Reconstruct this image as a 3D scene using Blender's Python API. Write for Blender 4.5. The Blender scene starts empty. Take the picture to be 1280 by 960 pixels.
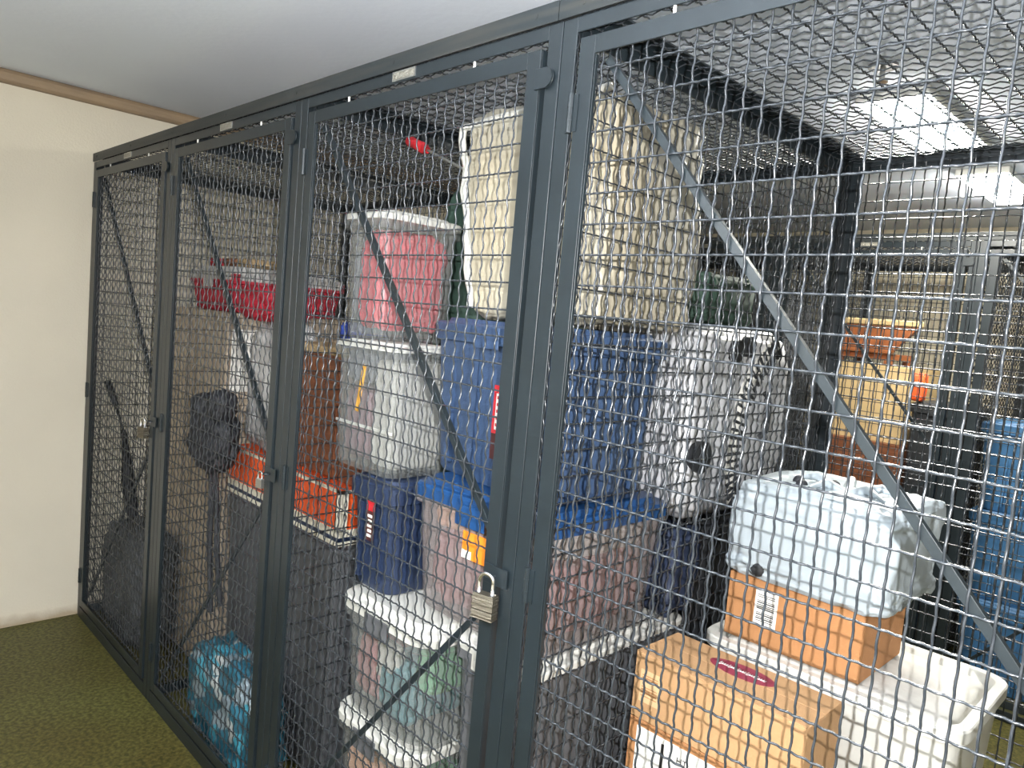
import bpy, bmesh, math, random
from mathutils import Vector, Matrix, noise
C = bpy.context.scene.collection
PI = math.pi
W = 1.006      # width of one locker
D = 1.41       # depth
H = 2.29       # height
CEIL = 2.58
ROW2 = 3.02    # front of the row across the rear aisle
rnd = random.Random(4)

# ------------------------------------------------------------------ materials
def mat(name, col, rough=.6, metal=0, spec=.5, bump=0, bscale=60, var=0, vscale=6, col2=None, coat=0, alpha=None, detail=4, stretch=None, sheen=0, bdist=.02):
    m = bpy.data.materials.new(name); m.use_nodes = True
    nt = m.node_tree; b = nt.nodes['Principled BSDF']
    b.inputs['Base Color'].default_value = (*col, 1)
    b.inputs['Roughness'].default_value = rough
    b.inputs['Metallic'].default_value = metal
    b.inputs['Specular IOR Level'].default_value = spec
    if coat: b.inputs['Coat Weight'].default_value = coat; b.inputs['Coat Roughness'].default_value = .15
    if sheen: b.inputs['Sheen Weight'].default_value = sheen
    tc = nt.nodes.new('ShaderNodeTexCoord')
    src = tc.outputs['Object']
    if stretch:
        mp = nt.nodes.new('ShaderNodeMapping'); mp.inputs['Scale'].default_value = stretch
        nt.links.new(src, mp.inputs['Vector']); src = mp.outputs['Vector']
    if var or col2:
        n = nt.nodes.new('ShaderNodeTexNoise'); n.inputs['Scale'].default_value = vscale; n.inputs['Detail'].default_value = detail
        nt.links.new(src, n.inputs['Vector'])
        r = nt.nodes.new('ShaderNodeValToRGB')
        c2 = col2 or tuple(max(0, c*(1-var)) for c in col)
        c1 = col if col2 else tuple(min(1, c*(1+var*.6)) for c in col)
        r.color_ramp.elements[0].position = .35; r.color_ramp.elements[1].position = .65
        r.color_ramp.elements[0].color = (*c2, 1); r.color_ramp.elements[1].color = (*c1, 1)
        nt.links.new(n.outputs['Fac'], r.inputs['Fac']); nt.links.new(r.outputs['Color'], b.inputs['Base Color'])
    if bump:
        n = nt.nodes.new('ShaderNodeTexNoise'); n.inputs['Scale'].default_value = bscale; n.inputs['Detail'].default_value = 3
        nt.links.new(src, n.inputs['Vector'])
        bp = nt.nodes.new('ShaderNodeBump'); bp.inputs['Strength'].default_value = bump; bp.inputs['Distance'].default_value = bdist
        nt.links.new(n.outputs['Fac'], bp.inputs['Height']); nt.links.new(bp.outputs['Normal'], b.inputs['Normal'])
    if alpha is not None:
        out = nt.nodes['Material Output']; t = nt.nodes.new('ShaderNodeBsdfTransparent'); mx = nt.nodes.new('ShaderNodeMixShader')
        mx.inputs[0].default_value = alpha
        nt.links.new(t.outputs[0], mx.inputs[1]); nt.links.new(b.outputs[0], mx.inputs[2]); nt.links.new(mx.outputs[0], out.inputs['Surface'])
    return m
def emit(name, col, s):
    m = bpy.data.materials.new(name); m.use_nodes = True; nt = m.node_tree
    b = nt.nodes['Principled BSDF']; b.inputs['Base Color'].default_value = (.9, .9, .9, 1)
    b.inputs['Emission Color'].default_value = (*col, 1); b.inputs['Emission Strength'].default_value = s
    return m
M = {}
M['paint'] = mat('grey_enamel', (.0115, .0175, .0215), .36, .0, .5, bump=.03, bscale=900, var=.12, vscale=9)
M['cap'] = mat('scuffed_enamel', (.034, .036, .034), .5, .05, .4, bump=.05, bscale=300, col2=(.016, .022, .025), vscale=5, detail=8, stretch=(.7, 6, 14))
M['wire'] = mat('coated_wire', (.034, .040, .047), .22, .15, .6)
M['steel'] = mat('bright_steel', (.55, .55, .52), .28, .95)
M['shackle'] = mat('chromed_shackle', (.8, .8, .8), .12, 1)
M['brassy'] = mat('laminated_steel', (.20, .18, .14), .38, .85, bump=.6, bscale=30, stretch=(0, 0, 9))
M['plate'] = mat('nameplate_alloy', (.30, .29, .25), .4, .5, bump=.5, bscale=160)
M['wall'] = mat('cream_wall', (.66, .61, .50), .85, bump=.12, bscale=110, var=.05, vscale=1.3)
def wall_dirt(m):
    nt = m.node_tree; b = nt.nodes['Principled BSDF']; src = b.inputs['Base Color'].links[0].from_socket
    tc = nt.nodes.new('ShaderNodeTexCoord'); sp = nt.nodes.new('ShaderNodeSeparateXYZ'); nt.links.new(tc.outputs['Object'], sp.inputs[0])
    n = nt.nodes.new('ShaderNodeTexNoise'); n.inputs['Scale'].default_value = 9; n.inputs['Detail'].default_value = 6; nt.links.new(tc.outputs['Object'], n.inputs['Vector'])
    a = nt.nodes.new('ShaderNodeMath'); a.operation = 'MULTIPLY_ADD'; a.inputs[1].default_value = -.09; nt.links.new(n.outputs['Fac'], a.inputs[0]); nt.links.new(sp.outputs['Z'], a.inputs[2])
    r = nt.nodes.new('ShaderNodeMapRange'); r.inputs[1].default_value = -.035; r.inputs[2].default_value = .015; r.inputs[3].default_value = .75; r.inputs[4].default_value = 0
    nt.links.new(a.outputs[0], r.inputs[0])
    mx = nt.nodes.new('ShaderNodeMix'); mx.data_type = 'RGBA'; nt.links.new(r.outputs[0], mx.inputs[0]); nt.links.new(src, mx.inputs[6]); mx.inputs[7].default_value = (.30, .22, .13, 1)
    nt.links.new(mx.outputs[2], b.inputs['Base Color'])
wall_dirt(M['wall'])
M['rearwall'] = mat('pale_rear_wall', (.62, .56, .42), .8, bump=.3, bscale=18, stretch=(1, 1, .02), var=.08, vscale=8)
M['ceil'] = mat('painted_ceiling', (.77, .83, .93), .9, bump=.05, bscale=40, var=.05, vscale=.8)
M['trim'] = mat('worn_wood_trim', (.36, .26, .16), .6, bump=.1, bscale=40, col2=(.22, .16, .11), vscale=8, stretch=(1, .3, 1), detail=6)
M['white_plastic'] = mat('white_plastic', (.62, .62, .58), .35)
M['cream_plastic'] = mat('cream_plastic', (.80, .76, .64), .4)
M['blue_tote'] = mat('slate_blue_plastic', (.040, .075, .155), .35, bump=.15, bscale=200)
M['navy_tote'] = mat('navy_plastic', (.018, .032, .075), .38, bump=.15, bscale=200)
M['blue_lid'] = mat('bright_blue_plastic', (.010, .060, .19), .35)
M['frost'] = mat('frosted_clear_plastic', (.36, .38, .37), .28, alpha=.26, bump=.03, bscale=20)
M['frost_pink'] = mat('frosted_plastic_tinted', (.36, .32, .32), .28, alpha=.36, bump=.1, bscale=30)
M['greyplastic'] = mat('grey_plastic', (.10, .105, .115), .5, bump=.4, bscale=12)
M['card'] = mat('cardboard', (.46, .27, .13), .8, bump=.08, bscale=120, var=.07, vscale=4)
M['card_dark'] = mat('cardboard_browner', (.42, .20, .08), .8, bump=.08, bscale=120, var=.07, vscale=4)
M['card_pale'] = mat('cardboard_pale', (.40, .33, .25), .85, bump=.08, bscale=120, var=.1, vscale=4)
M['tape'] = mat('packing_tape', (.66, .46, .26), .25)
M['paper'] = mat('label_paper', (.85, .84, .80), .6)
M['ink'] = mat('black_ink', (.02, .02, .02), .6)
M['maroon'] = mat('maroon_print', (.26, .03, .06), .6)
M['red'] = mat('red_print', (.55, .02, .03), .5)
M['brownlabel'] = mat('brown_print', (.07, .02, .02), .5)
M['orange'] = mat('orange_card', (.85, .11, .02), .55)
M['orange_tag'] = mat('orange_tag', (.95, .25, .02), .5)
M['bag_white'] = mat('thin_white_film', (.40, .46, .50), .35, bump=.35, bscale=9, var=.04, vscale=4, spec=.6)
M['bag_beige'] = mat('beige_foam_in_film', (.46, .40, .28), .40, bump=.35, bscale=6, col2=(.36, .35, .30), vscale=2.2, spec=.6)
M['silver_cloth'] = mat('silver_nylon', (.60, .61, .64), .4, .15, bump=.35, bscale=25, var=.12, vscale=9, spec=.6)
M['black_cloth'] = mat('black_nylon', (.018, .02, .026), .65, bump=.4, bscale=25)
M['black_rubber'] = mat('black_rubber', (.02, .022, .025), .5)
M['navy_cloth'] = mat('navy_nylon', (.022, .035, .075), .6, bump=.4, bscale=20, var=.3, vscale=9)
M['green_cloth'] = mat('dark_green_cloth', (.028, .062, .045), .75, bump=.4, bscale=16, var=.2, vscale=6)
M['red_cloth'] = mat('red_cloth', (.42, .010, .03), .7, bump=.4, bscale=16)
M['scarlet_cloth'] = mat('scarlet_cloth', (.80, .015, .06), .7, bump=.4, bscale=16)
M['pink_cloth'] = mat('pink_cloth', (.46, .15, .16), .7, bump=.4, bscale=16, col2=(.34, .17, .17), vscale=7)
M['peach_cloth'] = mat('peach_cloth', (.80, .45, .28), .7, bump=.4, bscale=16)
M['purple_cloth'] = mat('mauve_cloth', (.26, .14, .17), .8, bump=.3, bscale=20, var=.2)
M['grey_cloth'] = mat('grey_cloth', (.20, .22, .25), .8, bump=.4, bscale=20, var=.2)
M['charcoal_cloth'] = mat('charcoal_cloth', (.075, .08, .085), .8, bump=.5, bscale=10, var=.25, vscale=5)
M['teal_cloth'] = mat('teal_cloth', (.04, .22, .27), .7, bump=.4, bscale=16)
M['green_bright'] = mat('bright_green_cloth', (.08, .35, .16), .7, bump=.4, bscale=16)
M['white_cloth'] = mat('white_cloth', (.60, .59, .55), .8, bump=.4, bscale=14)
M['greysack'] = mat('pale_grey_film', (.50, .49, .48), .45, bump=.4, bscale=9, var=.08, vscale=6)
M['blue_bright'] = mat('royal_blue_film', (.03, .07, .38), .4, bump=.4, bscale=16)
M['brownwood'] = mat('reddish_brown_wood', (.24, .085, .035), .5, bump=.2, bscale=20, col2=(.15, .05, .02), vscale=6, stretch=(1, 1, 8), detail=6)
M['wicker'] = mat('tan_wicker', (.50, .36, .20), .7, bump=.6, bscale=90, var=.3, vscale=60)
M['rust'] = mat('rust_orange_wood', (.24, .075, .022), .5, bump=.2, bscale=30, var=.3, vscale=12)
M['tan'] = mat('tan_vinyl', (.52, .38, .19), .6)
M['bluefar'] = mat('mid_blue_plastic', (.05, .16, .33), .45, var=.15, vscale=3)
M['pencil'] = mat('amber_print', (.7, .36, .06), .5)
M['metalgrey'] = mat('light_fixture_enamel', (.75, .75, .72), .4)

def teal_pattern():
    m = mat('teal_patterned_film', (.03, .15, .2), .3)
    nt = m.node_tree; b = nt.nodes['Principled BSDF']; tc = nt.nodes.new('ShaderNodeTexCoord')
    v = nt.nodes.new('ShaderNodeTexVoronoi'); v.inputs['Scale'].default_value = 17
    nt.links.new(tc.outputs['Object'], v.inputs['Vector'])
    r = nt.nodes.new('ShaderNodeValToRGB'); r.color_ramp.interpolation = 'CONSTANT'
    e = r.color_ramp.elements; e[0].color = (.02, .10, .15, 1); e[1].position = .45; e[1].color = (.05, .26, .36, 1)
    n = e.new(.60); n.color = (.42, .46, .47, 1); n = e.new(.74); n.color = (.02, .13, .20, 1); n = e.new(.86); n.color = (.20, .26, .30, 1)
    sx = nt.nodes.new('ShaderNodeSeparateColor')
    nt.links.new(v.outputs['Color'], sx.inputs[0]); nt.links.new(sx.outputs[0], r.inputs['Fac'])
    nt.links.new(r.outputs['Color'], b.inputs['Base Color'])
    return m
M['teal'] = teal_pattern()
def floor_mat():
    m = mat('olive_floor_paint', (.075, .08, .025), .55, spec=.4)
    nt = m.node_tree; b = nt.nodes['Principled BSDF']; tc = nt.nodes.new('ShaderNodeTexCoord')
    n1 = nt.nodes.new('ShaderNodeTexNoise'); n1.inputs['Scale'].default_value = 70; n1.inputs['Detail'].default_value = 6
    n2 = nt.nodes.new('ShaderNodeTexNoise'); n2.inputs['Scale'].default_value = 1.6; n2.inputs['Detail'].default_value = 3
    nt.links.new(tc.outputs['Object'], n1.inputs['Vector']); nt.links.new(tc.outputs['Object'], n2.inputs['Vector'])
    r = nt.nodes.new('ShaderNodeValToRGB'); e = r.color_ramp.elements
    e[0].position = .38; e[0].color = (.040, .042, .008, 1); e[1].position = .66; e[1].color = (.135, .128, .036, 1)
    r2 = nt.nodes.new('ShaderNodeValToRGB'); e = r2.color_ramp.elements
    e[0].position = .3; e[0].color = (.75, .62, .5, 1); e[1].position = .7; e[1].color = (1, 1, 1, 1)
    mx = nt.nodes.new('ShaderNodeMix'); mx.data_type = 'RGBA'; mx.blend_type = 'MULTIPLY'; mx.inputs[0].default_value = 1
    nt.links.new(n1.outputs['Fac'], r.inputs['Fac']); nt.links.new(n2.outputs['Fac'], r2.inputs['Fac'])
    nt.links.new(r.outputs['Color'], mx.inputs[6]); nt.links.new(r2.outputs['Color'], mx.inputs[7]); nt.links.new(mx.outputs[2], b.inputs['Base Color'])
    bp = nt.nodes.new('ShaderNodeBump'); bp.inputs['Strength'].default_value = .25; bp.inputs['Distance'].default_value = .01
    nt.links.new(n1.outputs['Fac'], bp.inputs['Height']); nt.links.new(bp.outputs['Normal'], b.inputs['Normal'])
    return m
M['floor'] = floor_mat()

# ------------------------------------------------------------------ object helpers
def add_obj(name, me, m=None, parent=None, loc=None, smooth=False):
    if m is not None:
        for k in (m if isinstance(m, (list, tuple)) else [m]): me.materials.append(k)
    o = bpy.data.objects.new(name, me); C.objects.link(o)
    if parent: o.parent = parent
    if loc is not None: o.location = loc
    if smooth:
        for p in me.polygons: p.use_smooth = True
    return o
def from_bm(name, bm, m, parent=None, loc=None, smooth=False, bevel=0):
    me = bpy.data.meshes.new(name); bm.to_mesh(me); bm.free()
    o = add_obj(name, me, m, parent, loc, smooth)
    if bevel:
        b = o.modifiers.new('bevel', 'BEVEL'); b.width = bevel; b.segments = 3; b.limit_method = 'ANGLE'; b.harden_normals = True
        for p in o.data.polygons: p.use_smooth = True
    return o
def bx(bm, x0, x1, y0, y1, z0, z1, mi=0):
    v = [bm.verts.new((x, y, z)) for z in (z0, z1) for (x, y) in ((x0, y0), (x1, y0), (x1, y1), (x0, y1))]
    for f in ((3, 2, 1, 0), (4, 5, 6, 7), (0, 1, 5, 4), (1, 2, 6, 5), (2, 3, 7, 6), (3, 0, 4, 7)):
        bm.faces.new([v[i] for i in f]).material_index = mi
def tube(bm, pts, r, n=8, mi=0, cap=True):
    pts = [Vector(p) for p in pts]; rings = []
    up = None
    for i, p in enumerate(pts):
        t = (pts[min(i+1, len(pts)-1)] - pts[max(i-1, 0)]).normalized()
        if up is None: up = Vector((0, 0, 1)) if abs(t.z) < .9 else Vector((1, 0, 0))
        a = t.cross(up).normalized(); b = a.cross(t).normalized(); up = b
        rr = r[i] if isinstance(r, (list, tuple)) else r
        rings.append([bm.verts.new(p + rr*(math.cos(2*PI*k/n)*a + math.sin(2*PI*k/n)*b)) for k in range(n)])
    for A, B in zip(rings, rings[1:]):
        for k in range(n): bm.faces.new((A[k], A[(k+1) % n], B[(k+1) % n], B[k])).material_index = mi
    if cap:
        bm.faces.new(rings[0]).material_index = mi; bm.faces.new(rings[-1][::-1]).material_index = mi
def tag(o, label, cat, group=None):
    o['label'] = label; o['category'] = cat
    if group: o['group'] = group
    return o
def thing(name, label, cat, loc=(0, 0, 0), rz=0, group=None):
    o = bpy.data.objects.new(name, None); C.objects.link(o); o.location = loc; o.rotation_euler = (0, 0, rz)
    return tag(o, label, cat, group)
def struct(name, bm, m, **k):
    o = from_bm(name, bm, m, **k); o['kind'] = 'structure'; return o
def dup(o, parent=None):
    c = o.copy(); C.objects.link(c); c.parent = parent
    for ch in list(o.children): dup(ch, c)
    return c
def text_mesh(s, size, depth=.0006):
    cu = bpy.data.curves.new('t', 'FONT'); cu.body = s; cu.size = size; cu.extrude = depth; cu.align_x = 'CENTER'; cu.align_y = 'CENTER'
    o = bpy.data.objects.new('t', cu); C.objects.link(o); bpy.context.view_layer.update()
    me = bpy.data.meshes.new_from_object(o); bpy.data.objects.remove(o); me.name = 'lettering'; me.materials.clear()
    return me

# ------------------------------------------------------------------ the room
RX0, RX1, RY0, RY1 = 0, 7.0, -3.2, 4.75
bm = bmesh.new(); bx(bm, RX0-.1, RX1+.1, RY0-.1, RY1+.1, -.1, 0); struct('floor', bm, M['floor'])
bm = bmesh.new(); bx(bm, RX0-.1, RX1+.1, RY0-.1, RY1+.1, CEIL, CEIL+.1); struct('ceiling', bm, M['ceil'])
bm = bmesh.new(); bx(bm, RX0-.15, RX0-.012, RY0-.1, RY1+.1, 0, CEIL); struct('wall_left', bm, M['wall'])
bm = bmesh.new(); bx(bm, RX1, RX1+.1, RY0-.1, RY1+.1, 0, CEIL); struct('wall_right', bm, M['wall'])
bm = bmesh.new(); bx(bm, RX0, RX1, RY0-.1, RY0, 0, CEIL); struct('wall_front', bm, M['wall'])
bm = bmesh.new(); bx(bm, RX0, RX1, RY1, RY1+.1, 0, CEIL); struct('wall_back', bm, M['rearwall'])
# worn wooden moulding where left wall meets ceiling
bm = bmesh.new()
prof = [(-.012, 2.518), (.012, 2.520), (.022, 2.530), (.027, 2.545), (.025, 2.560), (.016, 2.572), (.004, 2.5795), (-.012, 2.5795)]
ra = [bm.verts.new((x, RY0, z)) for x, z in prof]; rb = [bm.verts.new((x, RY1, z)) for x, z in prof]
for i in range(len(prof)):
    j = (i+1) % len(prof); bm.faces.new((ra[i], ra[j], rb[j], rb[i]))
bm.faces.new(ra[::-1]); bm.faces.new(rb)
struct('trim_1', bm, M['trim'])

# ------------------------------------------------------------------ woven wire panels
PU, PV = .0327, .0565          # openings: 33 mm wide, 57 mm tall
WR = .0021
def wire_panel(u0, u1, v0, v1, name='wire_mesh', sides=5, seg=4):
    """woven, intercrimped wire cloth in the local XZ plane, crimp depth along Y"""
    vs, fs = [], []
    circ = [(math.cos(2*PI*k/sides+.3), math.sin(2*PI*k/sides+.3)) for k in range(sides)]
    def run(length, pitch, fixed, phase, vertical, amp, start):
        n = max(2, int(round(length/(pitch*2/3)*seg))); base = len(vs)
        for i in range(n+1):
            t = start + length*i/n
            off = amp*math.cos(PI*3*(t/pitch) + phase)
            for ca, sa in circ:
                if vertical: vs.append((fixed + WR*ca, off + WR*sa, t))
                else: vs.append((t, off + WR*sa, fixed + WR*ca))
        for i in range(n):
            for k in range(sides):
                a = base+i*sides+k; b = base+i*sides+(k+1) % sides
                fs.append((a, b, b+sides, a+sides))
    i0, i1 = math.ceil(u0/PU), math.floor(u1/PU)
    j0, j1 = math.ceil(v0/PV), math.floor(v1/PV)
    for i in range(i0, i1+1): run(v1-v0, PV, i*PU, PI*(i % 2), True, .0025, v0)
    for j in range(j0, j1+1): run(u1-u0, PU, j*PV, PI*((j+1) % 2), False, .0017, u0)
    me = bpy.data.meshes.new(name); me.from_pydata(vs, [], fs); me.polygons.foreach_set('use_smooth', [True]*len(fs)); me.update()
    me.materials.append(M['wire'])
    return me
door_mesh = wire_panel(.084, W-.084, .10, 2.180)
side_mesh = wire_panel(.02, D-.03, .03, 2.262, sides=4)
back_mesh = wire_panel(.02, W-.02, .03, 2.262, sides=4)
roof_mesh = wire_panel(.02, D-.02, .02, W-.02, sides=4)     # long openings run front to back

def bar(bm, a, b, w, t, ydir):
    """flat bar from a to b in the XZ plane, width w, from y=ydir to y=ydir+t"""
    a = Vector((a[0], 0, a[1])); b = Vector((b[0], 0, b[1])); d = (b-a).normalized(); n = Vector((-d.z, 0, d.x))*w/2
    ps = [a-n, a+n, b+n, b-n]
    lo = [bm.verts.new((p.x, ydir, p.z)) for p in ps]; hi = [bm.verts.new((p.x, ydir+t, p.z)) for p in ps]
    bm.faces.new(lo); bm.faces.new(hi[::-1])
    for i in range(4): bm.faces.new((lo[i], hi[i], hi[(i+1) % 4], lo[(i+1) % 4]))

def make_locker(label, right_side=False):
    t = thing('wire_locker', label, 'storage locker')
    g = .0008
    # front frame of folded steel angle: two stiles, head and sill
    bm = bmesh.new()
    for s in (0, 1):
        xa, xb = (g, .037) if s == 0 else (W-.037, W-g)
        bx(bm, xa, xb, 0, .004, 0, 2.250)
        xc, xd = (g, .006) if s == 0 else (W-.006, W-g)
        bx(bm, xc, xd, .004, .045, 0, 2.250)
    bx(bm, .037, W-.037, 0, .004, 2.221, 2.250); bx(bm, .037, W-.037, .004, .04, 2.243, 2.250)
    bx(bm, .037, W-.037, 0, .004, 0, .052); bx(bm, .037, W-.037, .004, .04, 0, .006)
    from_bm('front_frame', bm, M['paint'], t, bevel=.0018)
    # door
    bm = bmesh.new(); xa, xb, za, zb, w = .050, W-.050, .066, 2.207, .037
    ya = -.004
    bx(bm, xa, xa+w, ya, ya+.004, za, zb); bx(bm, xb-w, xb, ya, ya+.004, za, zb)
    bx(bm, xa+w, xb-w, ya, ya+.004, zb-.034, zb); bx(bm, xa+w, xb-w, ya, ya+.004, za, za+w)
    bx(bm, xa, xa+.004, ya+.004, ya+.030, za, zb); bx(bm, xb-.004, xb, ya+.004, ya+.030, za, zb)
    bx(bm, xa+.004, xb-.004, ya+.004, ya+.030, zb-.004, zb); bx(bm, xa+.004, xb-.004, ya+.004, ya+.030, za, za+.004)
    # fold line of the stile and the return lip holding the wire
    for s in (xa+w-.0015, xb-w-.0015): bx(bm, s, s+.003, ya+.004, ya+.012, za+w, zb-.034)
    door = from_bm('door', bm, M['paint'], t, bevel=.0012)
    add_obj('wire_mesh', door_mesh, None, door, (0, .0085, 0))
    for (p, q) in (((.105, 2.165), (.935, 1.195)), ((.928, 1.075), (.108, .125))):
        bm = bmesh.new(); bar(bm, p, q, .015, .003, .0135); bar(bm, (p[0]+.0, p[1]+.0075), (q[0]+.0, q[1]+.0075), .003, .012, .0165)
        from_bm('brace', bm, M['paint'], door, bevel=.0006)
    for z in (2.07, 1.155, .22):
        bm = bmesh.new(); tube(bm, [(.0435, -.007, z-.036), (.0435, -.007, z+.036)], .0062, 10)
        bx(bm, .028, .043, -.0025, 0, z-.034, z+.034); bx(bm, .044, .060, -.0065, -.004, z-.034, z+.034)
        for k in (-.012, .012): tube(bm, [(.0435, -.007, z+k-.001), (.0435, -.007, z+k+.001)], .0070, 10)
        from_bm('hinge', bm, M['paint'], t)
    # door stop ear at the upper right, rivets
    bm = bmesh.new(); bx(bm, W-.058, W-.026, -.0085, -.0045, 2.128, 2.168); tube(bm, [(W-.030, -.0095, 2.148), (W-.030, -.0043, 2.148)], .018, 16)
    from_bm('stop_tab', bm, M['paint'], t, bevel=.001)
    for x in (.25, .75):
        bm = bmesh.new(); tube(bm, [(x, .002, 2.207), (x, .002, 2.221)], .003, 6)
        from_bm('bumper', bm, M['white_plastic'], t)
    # hasp and staple
    bm = bmesh.new(); bx(bm, W-.080, W-.012, -.0085, -.0045, 1.125, 1.165)
    ring = [(W-.056+.010*math.cos(a), -.0085-.013*max(0, math.sin(a))-.001, 1.145) for a in [PI*k/8 for k in range(9)]]
    tube(bm, ring, .0028, 8)
    from_bm('hasp', bm, M['paint'], t, bevel=.001)
    # nameplate on the head rail
    bm = bmesh.new(); bx(bm, .448, .540, -.002, 0, 2.226, 2.2485)
    bx(bm, .4525, .5355, -.0026, -.002, 2.2295, 2.245, 1)
    from_bm('nameplate', bm, [M['steel'], M['plate']], t)
    # side, back and roof, each an angle frame filled with wire
    def side(x, sgn):
        bm = bmesh.new()
        bx(bm, x-.003, x+.003, .047, D-.001, H-.062, H-.041+.0)            # web of the top angle
        bx(bm, x-.003, x+.003, .047, D-.001, H-.041, H-.006)
        bx(bm, x if sgn > 0 else x-.038, x+.038 if sgn > 0 else x, .047, D-.001, H-.008, H-.004)
        bx(bm, x-.003, x+.003, .047, D-.001, .004, .045)
        bx(bm, x-.003, x+.003, D-.040, D-.001, .045, H-.062)
        bx(bm, x if sgn > 0 else x-.036, x+.036 if sgn > 0 else x, D-.004, D-.0005, .004, H-.008)
        f = from_bm('side_frame', bm, M['paint'], t, bevel=.001)
        o = add_obj('wire_mesh', side_mesh, None, f, (x+sgn*.0075, .0, .0)); o.rotation_euler = (0, 0, PI/2)
    side(.0045, 1)
    if right_side: side(W-.0045, -1)
    bm = bmesh.new()
    bx(bm, .036, W-.001, D-.004, D-.0005, H-.048, H-.008); bx(bm, .036, W-.001, D-.004, D-.0005, .004, .042)
    bx(bm, W-.036, W-.001, D-.004, D-.0005, .042, H-.048)
    f = from_bm('back_frame', bm, M['paint'], t, bevel=.001)
    add_obj('wire_mesh', back_mesh, None, f, (0, D-.014, 0))
    bm = bmesh.new()
    bx(bm, .04, W-.002, .041, .075, H-.012, H-.008); bx(bm, .04, W-.002, D-.045, D-.01, H-.012, H-.008)
    bx(bm, .04, .06, .075, D-.045, H-.012, H-.008); bx(bm, W-.022, W-.002, .075, D-.045, H-.012, H-.008)
    f = from_bm('roof_frame', bm, M['paint'], t)
    # roof wire: local X runs front to back, local Z across
    o = add_obj('wire_mesh', roof_mesh, None, f)
    o.matrix_local = Matrix(((0, 0, 1, 0), (1, 0, 0, 0), (0, -1, 0, H-.022), (0, 0, 0, 1)))
    return t

labels = ['wire mesh storage locker at the far left, hinged beside the cream wall, nearly empty',
          'second wire mesh locker from the cream wall, with orange box and teal bag inside',
          'third wire mesh locker, packed with stacked totes, closed by the large padlock',
          'nearest wire mesh locker at the right, holding cardboard boxes and the white tub']
L = make_locker(labels[0]); lockers = [L]
for i in range(1, 4):
    c = dup(L); c.location = (i*W, 0, 0); c['label'] = labels[i]; lockers.append(c)
# closing side on the right of the nearest locker
o = [c for c in L.children if c.name.startswith('side_frame')][0]
e = dup(o, lockers[3]); e.location = (W-.009, 0, 0)
# the row across the rear aisle, turned to face this one
far_labels = ['far wire locker across the rear aisle, third to the left of the blue bins',
              'far wire locker across the rear aisle, holding dark bags behind the silver suitcase',
              'far wire locker across the rear aisle, with rust orange chair inside',
              'far wire locker across the rear aisle at right, holding the blue bins']
for i in range(4):
    c = dup(L); c.rotation_euler = (0, 0, 0)
    c.location = (i*W+.0, ROW2+.004, 0); c['label'] = far_labels[i]
tag(dup(L), 'rightmost far wire locker across the rear aisle, empty, at the edge of view', 'storage locker').location = (4*W, ROW2+.004, 0)
# cap angles lying over the head rails: one long piece, one more begins at the third post
def cap(x0, x1, y, label, sgn=1):
    bm = bmesh.new(); y0, y1 = (y-.0055, y-.001)
    bx(bm, x0, x1, y0, y1, 2.2515, H); bx(bm, x0, x1, y1, y+.045, H-.004, H)
    n = int((x1-x0)/.5)
    for i in range(n+1):
        x = x0+.06+i*(x1-x0-.12)/max(1, n); tube(bm, [(x, y0-.0015, H-.018), (x, y0, H-.018)], .005, 8)
    return tag(from_bm('cap_rail', bm, M['cap'], bevel=.0012), label, 'metal rail')
cap(0, 3.006, 0, 'long scuffed grey steel rail capping the three left lockers')
cap(3.008, 4*W, 0, 'grey steel rail capping the nearest locker, top edge of photo')
cap(0, 5*W, ROW2+.004, 'grey steel rail capping the far locker row across the aisle')

# ------------------------------------------------------------------ padlocks
def padlock(loc, label, scale=1, rz=0, m='brassy'):
    t = thing('padlock', label, 'padlock', loc, rz)
    bm = bmesh.new()
    n = 7; h = .042*scale; w = .0225*scale; d = .0105*scale
    for i in range(n):
        z0 = -h + i*h/n; e = 0 if i % 2 else .0009*scale
        bx(bm, -w+e, w-e, -d+e, d-e, z0+.0003, z0+h/n)
    bx(bm, -w, w, -d, d, -h-.004*scale, -h+.0002)
    from_bm('lock_body', bm, M[m], t, bevel=.001)
    bm = bmesh.new()
    for x in (-.017, .017):
        for y in (-.006, .006): tube(bm, [(x*scale, y*scale, 0), (x*scale, y*scale, .0016*scale)], .0022*scale, 8)
    from_bm('rivet', bm, M['shackle'], t)
    bm = bmesh.new(); R = .0145*scale
    pts = [(-R, 0, -.004*scale), (-R, 0, .022*scale)] + [(-R*math.cos(a), 0, .022*scale+R*math.sin(a)) for a in [PI*k/12 for k in range(1, 12)]] + [(R, 0, .022*scale), (R, 0, -.004*scale)]
    tube(bm, pts, .0036*scale, 10)
    from_bm('shackle', bm, M['shackle'], t, smooth=True)
    return t
padlock((2*W+.953, -.0245, 1.109), 'large laminated padlock with chrome shackle hanging on the third locker door', 1.15, .25)
padlock((.888, -.020, 1.112), 'small brassy padlock hanging on the leftmost locker door', 1.0, .2)
padlock((W+.925, -.020, 1.125), 'small silver padlock on the second locker door latch', .62, .2, 'steel')

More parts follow.
